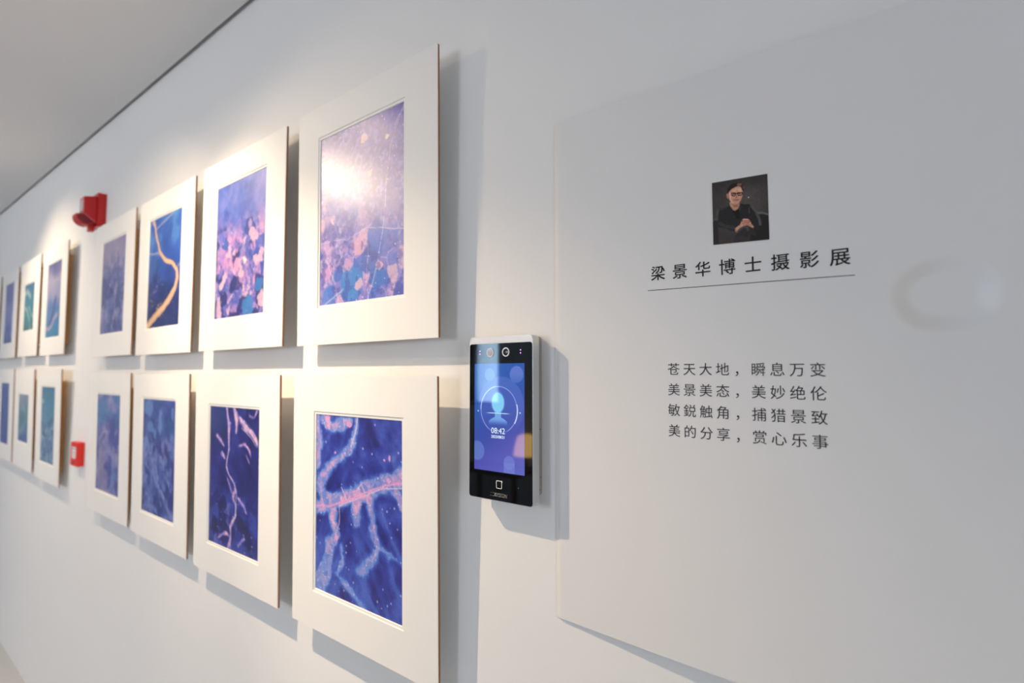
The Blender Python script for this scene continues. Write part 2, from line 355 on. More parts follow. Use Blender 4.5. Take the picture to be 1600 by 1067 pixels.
def art_L1(x, y, u, v, A):
    lines = [[(.515, -.02, .012), (.49, .086, .018), (.44, .167, .026), (.28, .245, .022), (.1, .343, .03), (.06, .405, .032), (.1, .47, .04), (.21, .48, .05)],
             [(-.05, .53, .028), (.1, .52, .04), (.28, .47, .052), (.5, .42, .05), (.7, .36, .045), (.85, .325, .042), (1.05, .28, .05)],
             [(.24, .5, .04), (.22, .595, .03), (.27, .667, .032), (.18, .74, .04), (.135, .876, .055), (.02, 1.0, .06)], [(.5, .46, .05), (.52, .52, .032), (.5, .58, .008)],
             [(.64, .42, .03), (.674, .518, .022), (.686, .593, .026), (.74, .66, .018), (.674, .733, .026), (.6, .79, .035), (.53, .82, .02)], [(.74, .66, .012), (.88, .68, .005), (1.0, .7, .003)],
             [(.27, .86, .012), (.45, .93, .012), (.6, 1.0, .016)], [(.0, -.02, .05), (.03, .14, .03), (.02, .3, .03)], [(.1, .02, .03), (.2, .06, .03), (.32, .05, .045), (.42, .03, .03)],
             [(.85, .33, .03), (.94, .38, .02), (1.0, .45, .02)], [(.33, .7, .01), (.36, .78, .012), (.28, .86, .01)]]
    f = valleys(x, y, A, lines, 61, .016)
    rx, ry = rot(*warp(x, y, 4, .05, 512), 24); rx2, ry2 = rot(*warp(x, y, 4, .05, 522), -38)
    k_ = sm(.3, .6, u + .1 * (fbm(x * 6, y * 6, 3, 15) - .5)); r = k_ * ridge(rx2 * 9, ry2 * 3.0, 4, 530) + (1 - k_) * ridge(rx * 9, ry * 3.4, 4, 510)
    c = pal(.55 * r + .45 * fbm(x * 15, y * 15, 4, 12) + .07 * sm(.5, .9, v), [(.35, (24, 28, 108)), (.52, (36, 44, 142)), (.66, (46, 62, 164)), (.8, (66, 88, 186)), (.92, (96, 120, 204))])
    low = sm(.55, .75, v + .2 * (fbm(x * 5, y * 5, 3, 14) - .5)); c = mixc(c, (64, 92, 190), .65 * low * sm(.62, .82, r)); c = mixc(c, (72, 104, 198), .6 * sm(.78, .95, v) * sm(.45, .6, fbm(x * 7, y * 7, 4, 19)) * (1 - sm(.6, .9, u)))
    c = mixc(c, (62, 96, 198), .8 * (1 - sm(0, .022, f)))
    vc, e, a, b = patches(x, y, 17, 70, LILAC); blue = pal(b, [(0, (76, 124, 210)), (1, (122, 156, 222))])
    core = sm(.0, -.022, f + .012 * (a - .5)) * np.clip(1.25 - 1.1 * np.abs(v - .44) - .25 * low, .35, 1)
    c = mixc(c, (90, 134, 214), 1 - sm(-.006, .004, f)); c = c * (1 - (.6 * sm(0, -.01, f))[..., None]) + blue * (.6 * sm(0, -.01, f))[..., None]
    c = c * (1 - core[..., None]) + vc * core[..., None]
    c = mixc(c, (176, 176, 226), .5 * (1 - sm(.02, .09, e)) * (f < -.008))
    for pts, wd, kk in (([(-.02, .535), (.2, .51), (.42, .455), (.6, .4), (.8, .345), (1.02, .30)], .007, (228, 158, 206)), ([(.3, .5), (.55, .43), (.78, .36), (1, .33)], .005, (208, 190, 226)), ([(.515, 0), (.49, .09), (.44, .17)], .006, (200, 206, 234)), ([(.3, .48), (.3, .6), (.25, .7)], .005, (206, 170, 214)), ([(.33, .4), (.4, .46)], .005, (226, 190, 220)), ([(.5, .4), (.56, .36), (.6, .4)], .005, (220, 176, 216))):
        c = mixc(c, kk, .8 * (1 - sm(wd * .5, wd, line_d(*warp(x, y, 9, .01, 66), pts, A))))
    for i, (uu, vv, rr) in enumerate(((.27, .665, .02), (.15, .03, .028), (.17, .065, .02), (.42, .05, .022), (.26, .21, .012), (.7, .56, .014), (.85, .31, .016), (.86, .205, .014), (.81, .215, .01), (.56, .42, .02), (.34, .47, .016))):
        wx, wy = warp(x, y, 20, .014, 480 + i); c = mixc(c, (232, 162, 208), .85 * (1 - sm(rr * .6, rr, np.hypot(wx - uu * A, wy - vv))))
    c = sparkle(c, x, y, 44, 81, .72, (236, 206, 224), 1 - sm(-.01, .02, f)); return sparkle(c, x, y, 26, 85, .9, (186, 196, 232), .8 + 0 * f)
def art_L2(x, y, u, v, A):
    lines = [[(.33, -.02, .014), (.37, .06, .012), (.42, .12, .018), (.41, .22, .012), (.41, .29, .007), (.37, .42, .005), (.42, .48, .006), (.53, .535, .008), (.55, .58, .018), (.5, .63, .016), (.56, .68, .008), (.55, .76, .006), (.45, .82, .01), (.47, .9, .006), (.43, 1.0, .008)],
             [(.5, .0, .018), (.55, .06, .03), (.56, .14, .014), (.55, .17, .006)], [(.62, .07, .012), (.72, .13, .028), (.86, .18, .022), (.94, .23, .02)], [(.15, .22, .012), (.24, .25, .014), (.3, .28, .008)], [(.27, .33, .012), (.33, .36, .012)],
             [(.62, .26, .004), (.72, .25, .006), (.8, .3, .008), (.82, .33, .006)], [(.74, .33, .003), (.8, .38, .003)], [(.8, .05, .006), (.88, .07, .006), (.93, .02, .006)], [(.6, .63, .006), (.72, .68, .012), (.78, .72, .004)], [(.2, .95, .006), (.36, .88, .01), (.44, .9, .004)], [(.62, .95, .006), (.74, .88, .008)], [(.38, .5, .006), (.46, .6, .006)]]
    f = valleys(x, y, A, lines, 161, .010)
    n = fbm(x * 10, y * 10, 4, 13); c = pal(.5 * n + .5 * relief(x, y, 610, 15, 6, 3), [(.4, (24, 26, 94)), (.6, (32, 36, 122)), (.8, (46, 56, 152))])
    c = mixc(c, (36, 62, 122), .6 * (1 - sm(.1, .35, v)) * (1 - sm(.2, .5, u)))
    lowf = sm(.52, .64, v + .12 * (n - .5)); c = mixc(c, (54, 74, 174), .75 * lowf * sm(.4, .58, fbm(x * 9, y * 9, 4, 63))); c = mixc(c, (120, 122, 196), .6 * lowf * sm(.56, .7, fbm(x * 16, y * 16, 4, 65)) * (1 - sm(.4, .6, u)))
    for i, (uu, vv, r) in enumerate(((.3, .68, .06), (.26, .72, .05), (.66, .8, .06), (.72, .83, .05), (.15, .86, .06))):
        wx, wy = warp(x, y, 12, .03, 490 + i); c = mixc(c, (24, 26, 86), .8 * (1 - sm(r * .7, r, np.hypot(wx - uu * A, wy - vv))))
    c = mixc(c, (70, 78, 174), .7 * (1 - sm(-.002, .014, f)))
    vc, e, a, b = patches(x, y, 20, 170, [(.1, (112, 122, 204)), (.4, (160, 138, 206)), (.6, (196, 156, 206)), (.85, (226, 190, 212)), (1, (238, 220, 222))])
    m = sm(.004, -.008, f); c = c * (1 - m[..., None]) + vc * m[..., None]
    for pts, wd in (([(.36, 0), (.4, .12), (.41, .3), (.37, .42), (.42, .48), (.53, .535), (.57, .6), (.56, .76), (.47, .84), (.47, 1)], .006), ([(.62, .07), (.8, .15), (.94, .24)], .005), ([(.66, .14), (.84, .2), (.92, .25)], .004), ([(.52, 0), (.57, .1), (.55, .18)], .005)):
        c = mixc(c, (224, 206, 226), .75 * (1 - sm(wd * .4, wd, line_d(*warp(x, y, 10, .008, 171), pts, A))))
    c = sparkle(c, x, y, 36, 181, .8, (236, 214, 222), 1 - sm(-.005, .02, f)); return sparkle(c, x, y, 26, 185, .92, (150, 150, 206), lowf + .3)
def art_L3(x, y, u, v, A):
    n = fbm(x * 9, y * 9, 4, 711); c = pal(n, [(.25, (34, 50, 122)), (.5, (52, 74, 152)), (.75, (84, 106, 178))])
    c = mixc(c, (40, 92, 150), .75 * (1 - sm(.1, .4, v)) * sm(.4, .6, fbm(x * 6, y * 9, 3, 717)))
    for s, a_, lo in ((720, 72, .25), (740, -60, .3), (760, 35, .45)):
        rx, ry = rot(*warp(x, y, 6, .05, s + 1), a_); t = ridge(rx * 4, ry * 11, 4, s)
        c = mixc(c, (124, 138, 200), .75 * sm(.72, .86, t) * sm(lo, lo + .2, v + .3 * (n - .5)))
    c = mixc(c, (138, 140, 198), .6 * sm(.5, .62, fbm(x * 13, y * 13, 4, 765)) * sm(.28, .4, v) * (1 - sm(.5, .62, v)))
    for i, (uu, vv, rx_, ry_) in enumerate(((.25, .25, .08, .06), (.18, .08, .1, .08), (.55, .2, .045, .11), (.1, .4, .07, .06), (.9, .12, .03, .05), (.38, .3, .04, .05))):
        wx, wy = warp(x, y, 12, .03, 500 + i); c = mixc(c, (104, 142, 202), .7 * (1 - sm(.8, 1.05, np.hypot((wx - uu * A) / rx_, (wy - vv) / ry_))))
    return mixc(c, (40, 46, 122), .7 * sm(.57, .66, fbm(x * 7, y * 7, 4, 790)) * sm(.3, .45, v))
def art_U3(x, y, u, v, A):
    n = fbm(x * 6, y * 6, 4, 33)
    c = pal(v * .8 + n * .5, [(0.1, (66, 124, 206)), (.5, (40, 84, 178)), (.85, (22, 40, 108)), (1.2, (26, 44, 106))])
    c = mixc(c, (98, 160, 220), 0.6 * sm(.55, .75, fbm(x * 5 + 3, y * 5, 4, 37)) * (1 - v))
    d = line_d(*warp(x, y, 9, .016, 8), [(.1, 0), (.17, .06), (.2, .14), (.28, .24), (.36, .33), (.52, .40), (.74, .45), (.88, .52), (.9, .6), (.82, .69), (.66, .77), (.46, .84), (.24, .90), (.02, .98)], A)
    wd = 0.020 + 0.020 * sm(.4, .8, v) + .014 * (fbm(x * 12, y * 12, 3, 18) - .5)
    c = mixc(c, (214, 168, 128), 1 - sm(wd * .75, wd * 1.1, d)); c = mixc(c, (232, 206, 178), 0.6 * (1 - sm(0, wd * .6, d)))
    for pts in ([(.2, .1), (.45, .06), (.9, -.02)], [(.2, .1), (.08, .02)], [(.36, .33), (.15, .32), (0, .3)], [(.9, .5), (1, .47)]):
        d = line_d(x, y + .01 * (fbm(x * 20, y * 20, 2, 9) - .5), pts, A); c = mixc(c, (190, 176, 190), 0.7 * (1 - sm(.005, .013, d)))
    c = dots(c, x, y, 26, 45, .6, .26, (222, 180, 136), (1 - sm(.1, .24, np.hypot((u - .3) * A, v - .72))))
    c = sparkle(c, x, y, 40, 46, .8, (140, 160, 190), sm(.5, .7, v))
    return c
def relief(x, y, seed, ang, fx, fy):
    rx, ry = rot(x, y, ang); wq = fbm(x * 4, y * 4, 3, seed + 5)
    return ridge(rx * fx + wq * 2.0, ry * fy + wq, 4, seed)
def art_L4(x, y, u, v, A):
    c = pal(fbm(x * 8, y * 8, 4, 811), [(0.25, (66, 82, 150)), (.5, (120, 124, 184)), (.75, (160, 150, 192))])
    c = mixc(c, (60, 122, 178), .7 * sm(.5, .62, fbm(x * 7 + 3, y * 7, 3, 821)) * (1 - sm(.2, .4, v))); c = mixc(c, (58, 66, 150), .75 * sm(.52, .62, fbm(x * 9, y * 9, 4, 831)) * sm(.15, .3, v))
    c = mixc(c, (96, 136, 196), .7 * sm(.5, .62, fbm(x * 8, y * 8, 3, 841)) * sm(.6, .8, v) * sm(.4, .7, u)); return mixc(c, (172, 156, 186), .55 * sm(.5, .62, fbm(x * 6, y * 6, 3, 851)) * sm(.35, .6, v) * (1 - sm(.4, .7, u)))
def art_UA(x, y, u, v, A):
    n = fbm(x * 6, y * 6, 4, 911)
    c = pal(v + .25 * (n - .5), [(0.05, (96, 100, 156)), (.2, (168, 164, 190)), (.42, (146, 150, 190)), (.6, (84, 122, 180)), (.85, (62, 128, 178)), (1, (58, 132, 176))])
    d = line_d(x + .06 * (n - .5), y, [(.62, .5), (.5, .66), (.38, .76), (.28, .82)], A); c = mixc(c, (78, 84, 146), .75 * (1 - sm(.02, .08, d)))
    d = line_d(x, y + .03 * (n - .5), [(.05, .86), (.2, .88), (.42, .84), (.55, .76), (.8, .7)], A); return mixc(c, (206, 176, 190), .75 * (1 - sm(.01, .04, d)))
def art_UB(x, y, u, v, A):
    n = fbm(x * 6, y * 6, 4, 921)
    c = pal(v + .3 * (n - .5), [(0, (70, 118, 160)), (.4, (62, 136, 162)), (.8, (60, 136, 146)), (1, (54, 120, 120))])
    for pts, wd in (([(.0, .2), (.3, .15), (.55, .28)], .09), ([(.1, .5), (.3, .55), (.55, .75), (.7, 1)], .06), ([(.5, .5), (.75, .68), (1, .8)], .05)):
        d = line_d(x + .08 * (n - .5), y, pts, A); c = mixc(c, (188, 206, 212), .75 * (1 - sm(wd * .3, wd, d)))
    return mixc(c, (32, 92, 110), .6 * sm(.55, .7, fbm(x * 8, y * 8, 3, 927)) * sm(.4, .6, v))
def art_UC(x, y, u, v, A):
    return pal(v + .7 * (fbm(x * 8, y * 8, 4, 931) - .5), [(0, (120, 126, 186)), (.3, (104, 118, 182)), (.5, (140, 148, 204)), (.8, (92, 112, 182)), (1, (62, 84, 154))])
def art_LA(x, y, u, v, A):
    n = fbm(x * 10, y * 10, 4, 941); c = pal(v + .2 * (n - .5), [(0, (58, 118, 154)), (.3, (76, 136, 172)), (.6, (100, 140, 176)), (.9, (82, 124, 168)), (1, (54, 92, 144))])
    c = mixc(c, (166, 190, 208), .8 * sm(.56, .68, fbm(x * 18, y * 18, 3, 943)) * sm(.35, .55, v)); c = mixc(c, (34, 72, 126), .8 * sm(.6, .7, fbm(x * 14, y * 14, 3, 947)) * sm(.3, .45, v))
    c = mixc(c, (214, 222, 226), .9 * (1 - sm(.02, .045, np.hypot((u - .12) * A, v - .2) + .02 * (n - .5)))); return mixc(c, (36, 60, 112), .8 * (1 - sm(.015, .03, np.hypot((u - .08) * A, v - .15))))
def art_LB(x, y, u, v, A):
    n = fbm(x * 7, y * 7, 4, 951); c = pal(v + .3 * (n - .5), [(0, (140, 152, 178)), (.3, (100, 134, 164)), (.55, (74, 126, 150)), (.8, (74, 114, 164)), (1, (70, 96, 168))])
    d = line_d(x + .06 * (n - .5), y, [(.2, .8), (.6, .66), (.75, .5), (.6, .3), (.3, .25)], A); return mixc(c, (132, 168, 172), .6 * (1 - sm(.03, .1, d)))
def art_LC(x, y, u, v, A):
    return pal(v + .6 * (fbm(x * 9, y * 9, 4, 961) - .5), [(0, (70, 108, 170)), (.4, (62, 94, 168)), (.7, (54, 84, 160)), (1, (80, 90, 162))])

def painted_grid(name, x0, x1, z0, z1, y, nx, ny, fn, material, parent, shape=None):
    """a print: a fine grid carrying the picture as a colour attribute"""
    A = (x1 - x0) / (z1 - z0)
    uu, vv = np.meshgrid(np.linspace(0, 1, nx), np.linspace(0, 1, ny)); rgb = fn(uu * A, vv, uu, vv, A)
    lin = s2l(np.clip(rgb, 0, 255)) * PRINT_GAIN
    X = x0 + (x1 - x0) * uu; Z = z1 - (z1 - z0) * vv; Y = np.full_like(X, y)
    if shape: X, Y, Z = shape(X, Y, Z)
    co = np.stack([X, Y, Z], -1).reshape(-1, 3)
    i = np.arange(nx * ny).reshape(ny, nx)
    f = np.stack([i[:-1, :-1], i[1:, :-1], i[1:, 1:], i[:-1, 1:]], -1).reshape(-1, 4)
    me = bpy.data.meshes.new(name); me.from_pydata(co.tolist(), [], f.tolist()); me.materials.append(material)
    at = me.color_attributes.new('ink', 'FLOAT_COLOR', 'POINT')
    at.data.foreach_set('color', np.concatenate([lin.reshape(-1, 3), np.ones((nx * ny, 1))], 1).astype(np.float32).ravel())
    o = bpy.data.objects.new(name, me); col.objects.link(o)
    if parent: o.parent = parent
    return o
PRINT_GAIN = 1.0

# ------------------------------------------------------------------ the mounted pictures
W, H = 0.440, 0.511
NB, NF = 0.0322, 0.038            # back of the board / face of the mat, measured out from the wall
def frame_plate(bm, ox0, ox1, oz0, oz1, ix0, ix1, iz0, iz1, yb, yf, bev=0.0):
    """board with a rectangular window; the window edge slopes by bev"""
    loops = []
    for y, g in ((yf, 0), (yb, bev)):
        loops.append([bm.verts.new(p) for p in ((ox0, y, oz0), (ox1, y, oz0), (ox1, y, oz1), (ox0, y, oz1))])
        loops.append([bm.verts.new(p) for p in ((ix0 + g, y, iz0 + g), (ix1 - g, y, iz0 + g), (ix1 - g, y, iz1 - g), (ix0 + g, y, iz1 - g))])
    fo, fi, bo, bi = loops
    for i in range(4):
        j = (i + 1) % 4
        bm.faces.new((fo[i], fo[j], fi[j], fi[i])); bm.faces.new((bo[i], bi[i], bi[j], bo[j])); bm.faces.new((fo[i], bo[i], bo[j], fo[j]))
        f = bm.faces.new((fi[i], fi[j], bi[j], bi[i])); f.material_index = 1
PICS = [  # art, right edge x, top z over the eye, image (left, right, top, bottom) margins, tilt, grid, label
    ('U1', -0.6477, 0.5730, (.082, .089, .073, .081), .008, (170, 226), art_U1, 'matted violet aerial print with bright lamp glare, nearest upper one'),
    ('U2', -1.1477, 0.5745, (.084, .091, .073, .083), .002, (116, 170), art_U2, 'matted print of blue ground breaking into pink patches, left of the glare-lit print'),
    ('U3', -1.6471, 0.5745, (.084, .093, .073, .084), .002, (90, 130), art_U3, 'matted print of a golden winding river on dark blue'),
    ('U4', -2.1367, 0.5780, (.083, .095, .076, .085), .002, (66, 96), art_U4, 'matted hazy lilac grey aerial print hanging just below the red wall alarm'),
    ('L1', -0.6412, -0.0030, (.082, .089, .078, .080), .009, (190, 250), art_L1, 'matted deep blue print with lilac branching valleys, lower row next to the wall terminal'),
    ('L2', -1.1428, -0.0010, (.084, .092, .081, .079), .009, (120, 176), art_L2, 'matted dark indigo print with one pale vein running down it, under the pink patchwork print'),
    ('L3', -1.6315, 0.0020, (.083, .096, .079, .080), .009, (90, 130), art_L3, 'matted blue print with pale feathery fern shapes, under the golden river print'),
    ('L4', -2.1090, 0.0050, (.081, .100, .078, .082), .009, (66, 96), art_L4, 'matted pale lilac and blue blotched print, right of the small red call point'),
    ('UA', -2.9889, 0.6010, (.086, .100, .074, .084), .002, (56, 80), art_UA, 'matted print fading from misty grey to teal, upper row left of the red alarm'),
    ('UB', -3.4927, 0.6050, (.092, .112, .126, .137), .002, (44, 60), art_UB, 'matted print with a small green teal picture and white arcs, upper row'),
    ('UC', -4.0056, 0.6050, (.087, .110, .070, .088), .002, (40, 60), art_UC, 'matted lavender blue print in the upper row, left of the small green teal one'),
    ('UD', -4.5080, 0.6060, (.087, .105, .072, .086), .002, (30, 40), art_UC, 'matted print at the far left end of the upper row, mostly cut off'),
    ('LA', -2.9816, 0.0225, (.090, .100, .080, .083), .009, (56, 80), art_LA, 'matted teal print with white speckles, lower row left of the small red call point'),
    ('LB', -3.4847, 0.0275, (.092, .112, .132, .134), .009, (44, 60), art_LB, 'matted print with small grey teal picture in wide border, lower row'),
    ('LC', -3.9633, 0.0310, (.087, .115, .080, .085), .009, (40, 60), art_LC, 'matted plain blue print at left end of lower row, cut by photo edge'),
]
for key, sr, zt, (ml, mr, mt, mb), tilt, (gx, gy), fn, label in PICS:
    cx, cz = sr - W / 2, EYE + zt - H / 2
    e = empty('framed_print', (cx, 0, cz), label, 'picture', 'matted aerial prints on the long wall')
    # local coordinates: x, z about the centre, y = -distance from the wall
    x0, x1, z0, z1 = -W / 2, W / 2, -H / 2, H / 2
    ix0, ix1, iz0, iz1 = x0 + ml, x1 - mr, z0 + mb, z1 - mt        # the picture itself
    g = 0.0055                                                      # reveal of the inner mat
    sh = lambda z, y: y - tilt * (z / H) * 1.0                      # boards lean a little: top edge further from the wall
    parts = []
    bm = bmesh.new(); frame_plate(bm, x0, x1, z0, z1, ix0 - g, ix1 + g, iz0 - g, iz1 + g, -NF + 0.0016, -NF, 0.0012)
    parts.append(link('mat_board', bm, [M_mat, M_core], e))
    bm = bmesh.new(); frame_plate(bm, x0 + .03, x1 - .03, z0 + .03, z1 - .03, ix0, ix1, iz0, iz1, -NF + 0.0030, -NF + 0.00165, 0.0010)
    parts.append(link('inner_mat', bm, [M_mat, M_core], e))
    bm = bmesh.new(); box(bm, x0 + 0.0003, x1 - 0.0003, -NF + 0.0036, -NB, z0 + 0.0003, z1 - 0.0003)
    for f_ in bm.faces:
        if all(abs(v.co.y + NB) < 1e-6 for v in f_.verts): f_.material_index = 1      # back face made pale to bounce light into the gaps
    parts.append(link('backing_board', bm, [M_hard, M_core], e))
    # the rim of the board between mat and backing is brown card too
    bm = bmesh.new(); frame_plate(bm, x0 + .0002, x1 - .0002, z0 + .0002, z1 - .0002, x0 + .029, x1 - .029, z0 + .029, z1 - .029, -NF + 0.00355, -NF + 0.00165, 0)
    parts.append(link('spacer_card', bm, [M_hard, M_hard], e))
    parts.append(painted_grid('photo_print', ix0 - .002, ix1 + .002, iz0 - .002, iz1 + .002, -NF + 0.0033, gx, gy, fn, M_photo, e))
    # wooden strainer that holds the board off the wall
    bm = bmesh.new(); wx, wz, t = 0.092, 0.052, 0.03
    frame_plate(bm, x0 + wx, x1 - wx, z0 + wz, z1 - wz, x0 + wx + t, x1 - wx - t, z0 + wz + t, z1 - wz - t, -0.0005, -NB + 0.004, 0)
    parts.append(link('wooden_strainer', bm, [M_wood, M_wood], e))
    for p in parts[:-1]:
        for v in p.data.vertices: v.co.y = sh(v.co.z, v.co.y)
    st = parts[-1]
    for v in st.data.vertices:
        if v.co.y < -0.01: v.co.y = sh(v.co.z, -NB + 0.0002)

# ------------------------------------------------------------------ exhibition sheet
S0, S1, T0, T1 = -0.434, 0.092, -0.3465, 0.378
def sheet_n(x, z):
    """distance of the sheet from the wall; x along the wall, z over the eye"""
    x = np.asarray(x, float); z = np.asarray(z, float)
    a = sm(0, 0.010, x - S0) * sm(0, 0.010, S1 - x); bow = np.sin(np.pi * np.clip((x - S0) / (S1 - S0), 0, 1)) ** 0.8
    b = 0.003 + 0.010 * sm(T0 + 0.5, T0, z) * bow
    r = np.hypot((x - 0.0145) / 0.044, (z - 0.0765) / 0.038)
    return 0.0012 + 0.002 * a + b * bow * 0.9 + 0.0085 * (1 - sm(0.50, 1.05, r))
ps = empty('exhibition_sheet', (0, 0, EYE), 'thin white exhibition sheet with portrait and black Chinese text, right of the terminal', 'poster')
xs = np.unique(np.concatenate([S0 + np.linspace(0, .012, 7), np.linspace(S0 + .014, -.05, 46), np.linspace(-.05, S1 - .014, 60), S1 - np.linspace(0, .012, 7)]))
zs = np.concatenate([np.linspace(T0, .02, 40), np.linspace(.025, .13, 44), np.linspace(.135, T1, 30)])
GX, GZ = np.meshgrid(xs, zs); N = sheet_n(GX, GZ)
co = np.concatenate([np.stack([GX, -N, GZ], -1).reshape(-1, 3), np.stack([GX, -N + 0.0009, GZ], -1).reshape(-1, 3)])
ny, nx = GX.shape; i = np.arange(nx * ny).reshape(ny, nx); n0 = nx * ny
fs = np.stack([i[:-1, :-1], i[:-1, 1:], i[1:, 1:], i[1:, :-1]], -1).reshape(-1, 4).tolist()
fs += np.stack([i[:-1, :-1], i[1:, :-1], i[1:, 1:], i[:-1, 1:]], -1).reshape(-1, 4).__add__(n0).tolist()
rim = list(i[0, :]) + list(i[1:, -1]) + list(i[-1, -2::-1]) + list(i[-2:0:-1, 0])
co = np.concatenate([co] + [co[[int(r_), int(r_) + n0]] for r_ in rim])
for k in range(len(rim)):
    b0 = 2 * n0 + 2 * k; b1 = 2 * n0 + 2 * ((k + 1) % len(rim)); fs.append([b0, b0 + 1, b1 + 1, b1])
me = bpy.data.meshes.new('sheet'); me.from_pydata(co.tolist(), [], fs); me.materials.append(M_sheet)
for p in me.polygons: p.use_smooth = len(p.vertices) == 4 and p.index < 2 * (nx - 1) * (ny - 1)
o = bpy.data.objects.new('sheet', me); col.objects.link(o); o.parent = ps

def glyphs(text, size, places, bold=0.0, align='LEFT'):
    """list of (verts, faces) in the plane for single characters or strings placed at (x, z)"""
    V, F = [], []
    for s, (px_, pz_) in zip(text, places):
        c = bpy.data.curves.new('t', 'FONT'); c.body = s; c.size = size; c.align_x = align; c.resolution_u = 6; c.offset = 0
        o = bpy.data.objects.new('t', c); col.objects.link(o)
        dg = bpy.context.evaluated_depsgraph_get(); m = o.evaluated_get(dg).to_mesh()
        for dx, dz in (((0, 0),) if not bold else ((-1, -1), (1, -1), (1, 1), (-1, 1))):        # heavier strokes: nudged overprints
            k = len(V); V += [(v.co.x + px_ + dx * bold * size, v.co.y + pz_ + dz * bold * size) for v in m.vertices]
            F += [[q + k for q in p.vertices] for p in m.polygons]
        o.evaluated_get(dg).to_mesh_clear(); bpy.data.objects.remove(o); bpy.data.curves.remove(c)
    return V, F
def flat_mesh(name, V, F, ofs, material, parent, thick=0.0):
    """flat artwork in (x, z); ofs gives y for every point"""
    me = bpy.data.meshes.new(name)
    me.from_pydata([(x, ofs(x, z), z) for x, z in V], [], F); me.materials.append(material)
    me.update()
    if me.polygons and sum(p.normal.y for p in me.polygons) > 0: me.flip_normals()
    o = bpy.data.objects.new(name, me); col.objects.link(o); o.parent = parent
    return o
on_sheet = lambda x, z: -float(sheet_n(x, z)) - 0.00025
TITLE = '梁景华博士摄影展'
V, F = glyphs(TITLE, 0.0200, [(-0.2812 + 0.02886 * k, 0.1236 - 0.00088 * k) for k in range(8)], 0.009)
flat_mesh('title_text', V, F, on_sheet, M_ink, ps)
POEM = ['苍天大地，瞬息万变', '美景美态，美妙绝伦', '敏鋭触角，捕猎景致', '美的分享，赏心乐事']
ch, pl = [], []
for r, row in enumerate(POEM):
    for k, c in enumerate(row):
        ch.append(c); pl.append((-0.2602 + 0.01985 * k + (0.001 if c == '，' else 0), 0.0006 - 0.02555 * r - 0.0002 * k))
V, F = glyphs(ch, 0.0163, pl); flat_mesh('poem_text', V, F, on_sheet, M_ink, ps)
lx = np.linspace(-0.2855, -0.0563, 40); lz = 0.1096 - (lx + 0.2855) * 0.0257
V = [(a, b + 0.0004) for a, b in zip(lx, lz)] + [(a, b - 0.0004) for a, b in zip(lx, lz)]
flat_mesh('rule_line', V, [[k, k + 1, k + 41, k + 40] for k in range(39)], on_sheet, M_ink, ps)

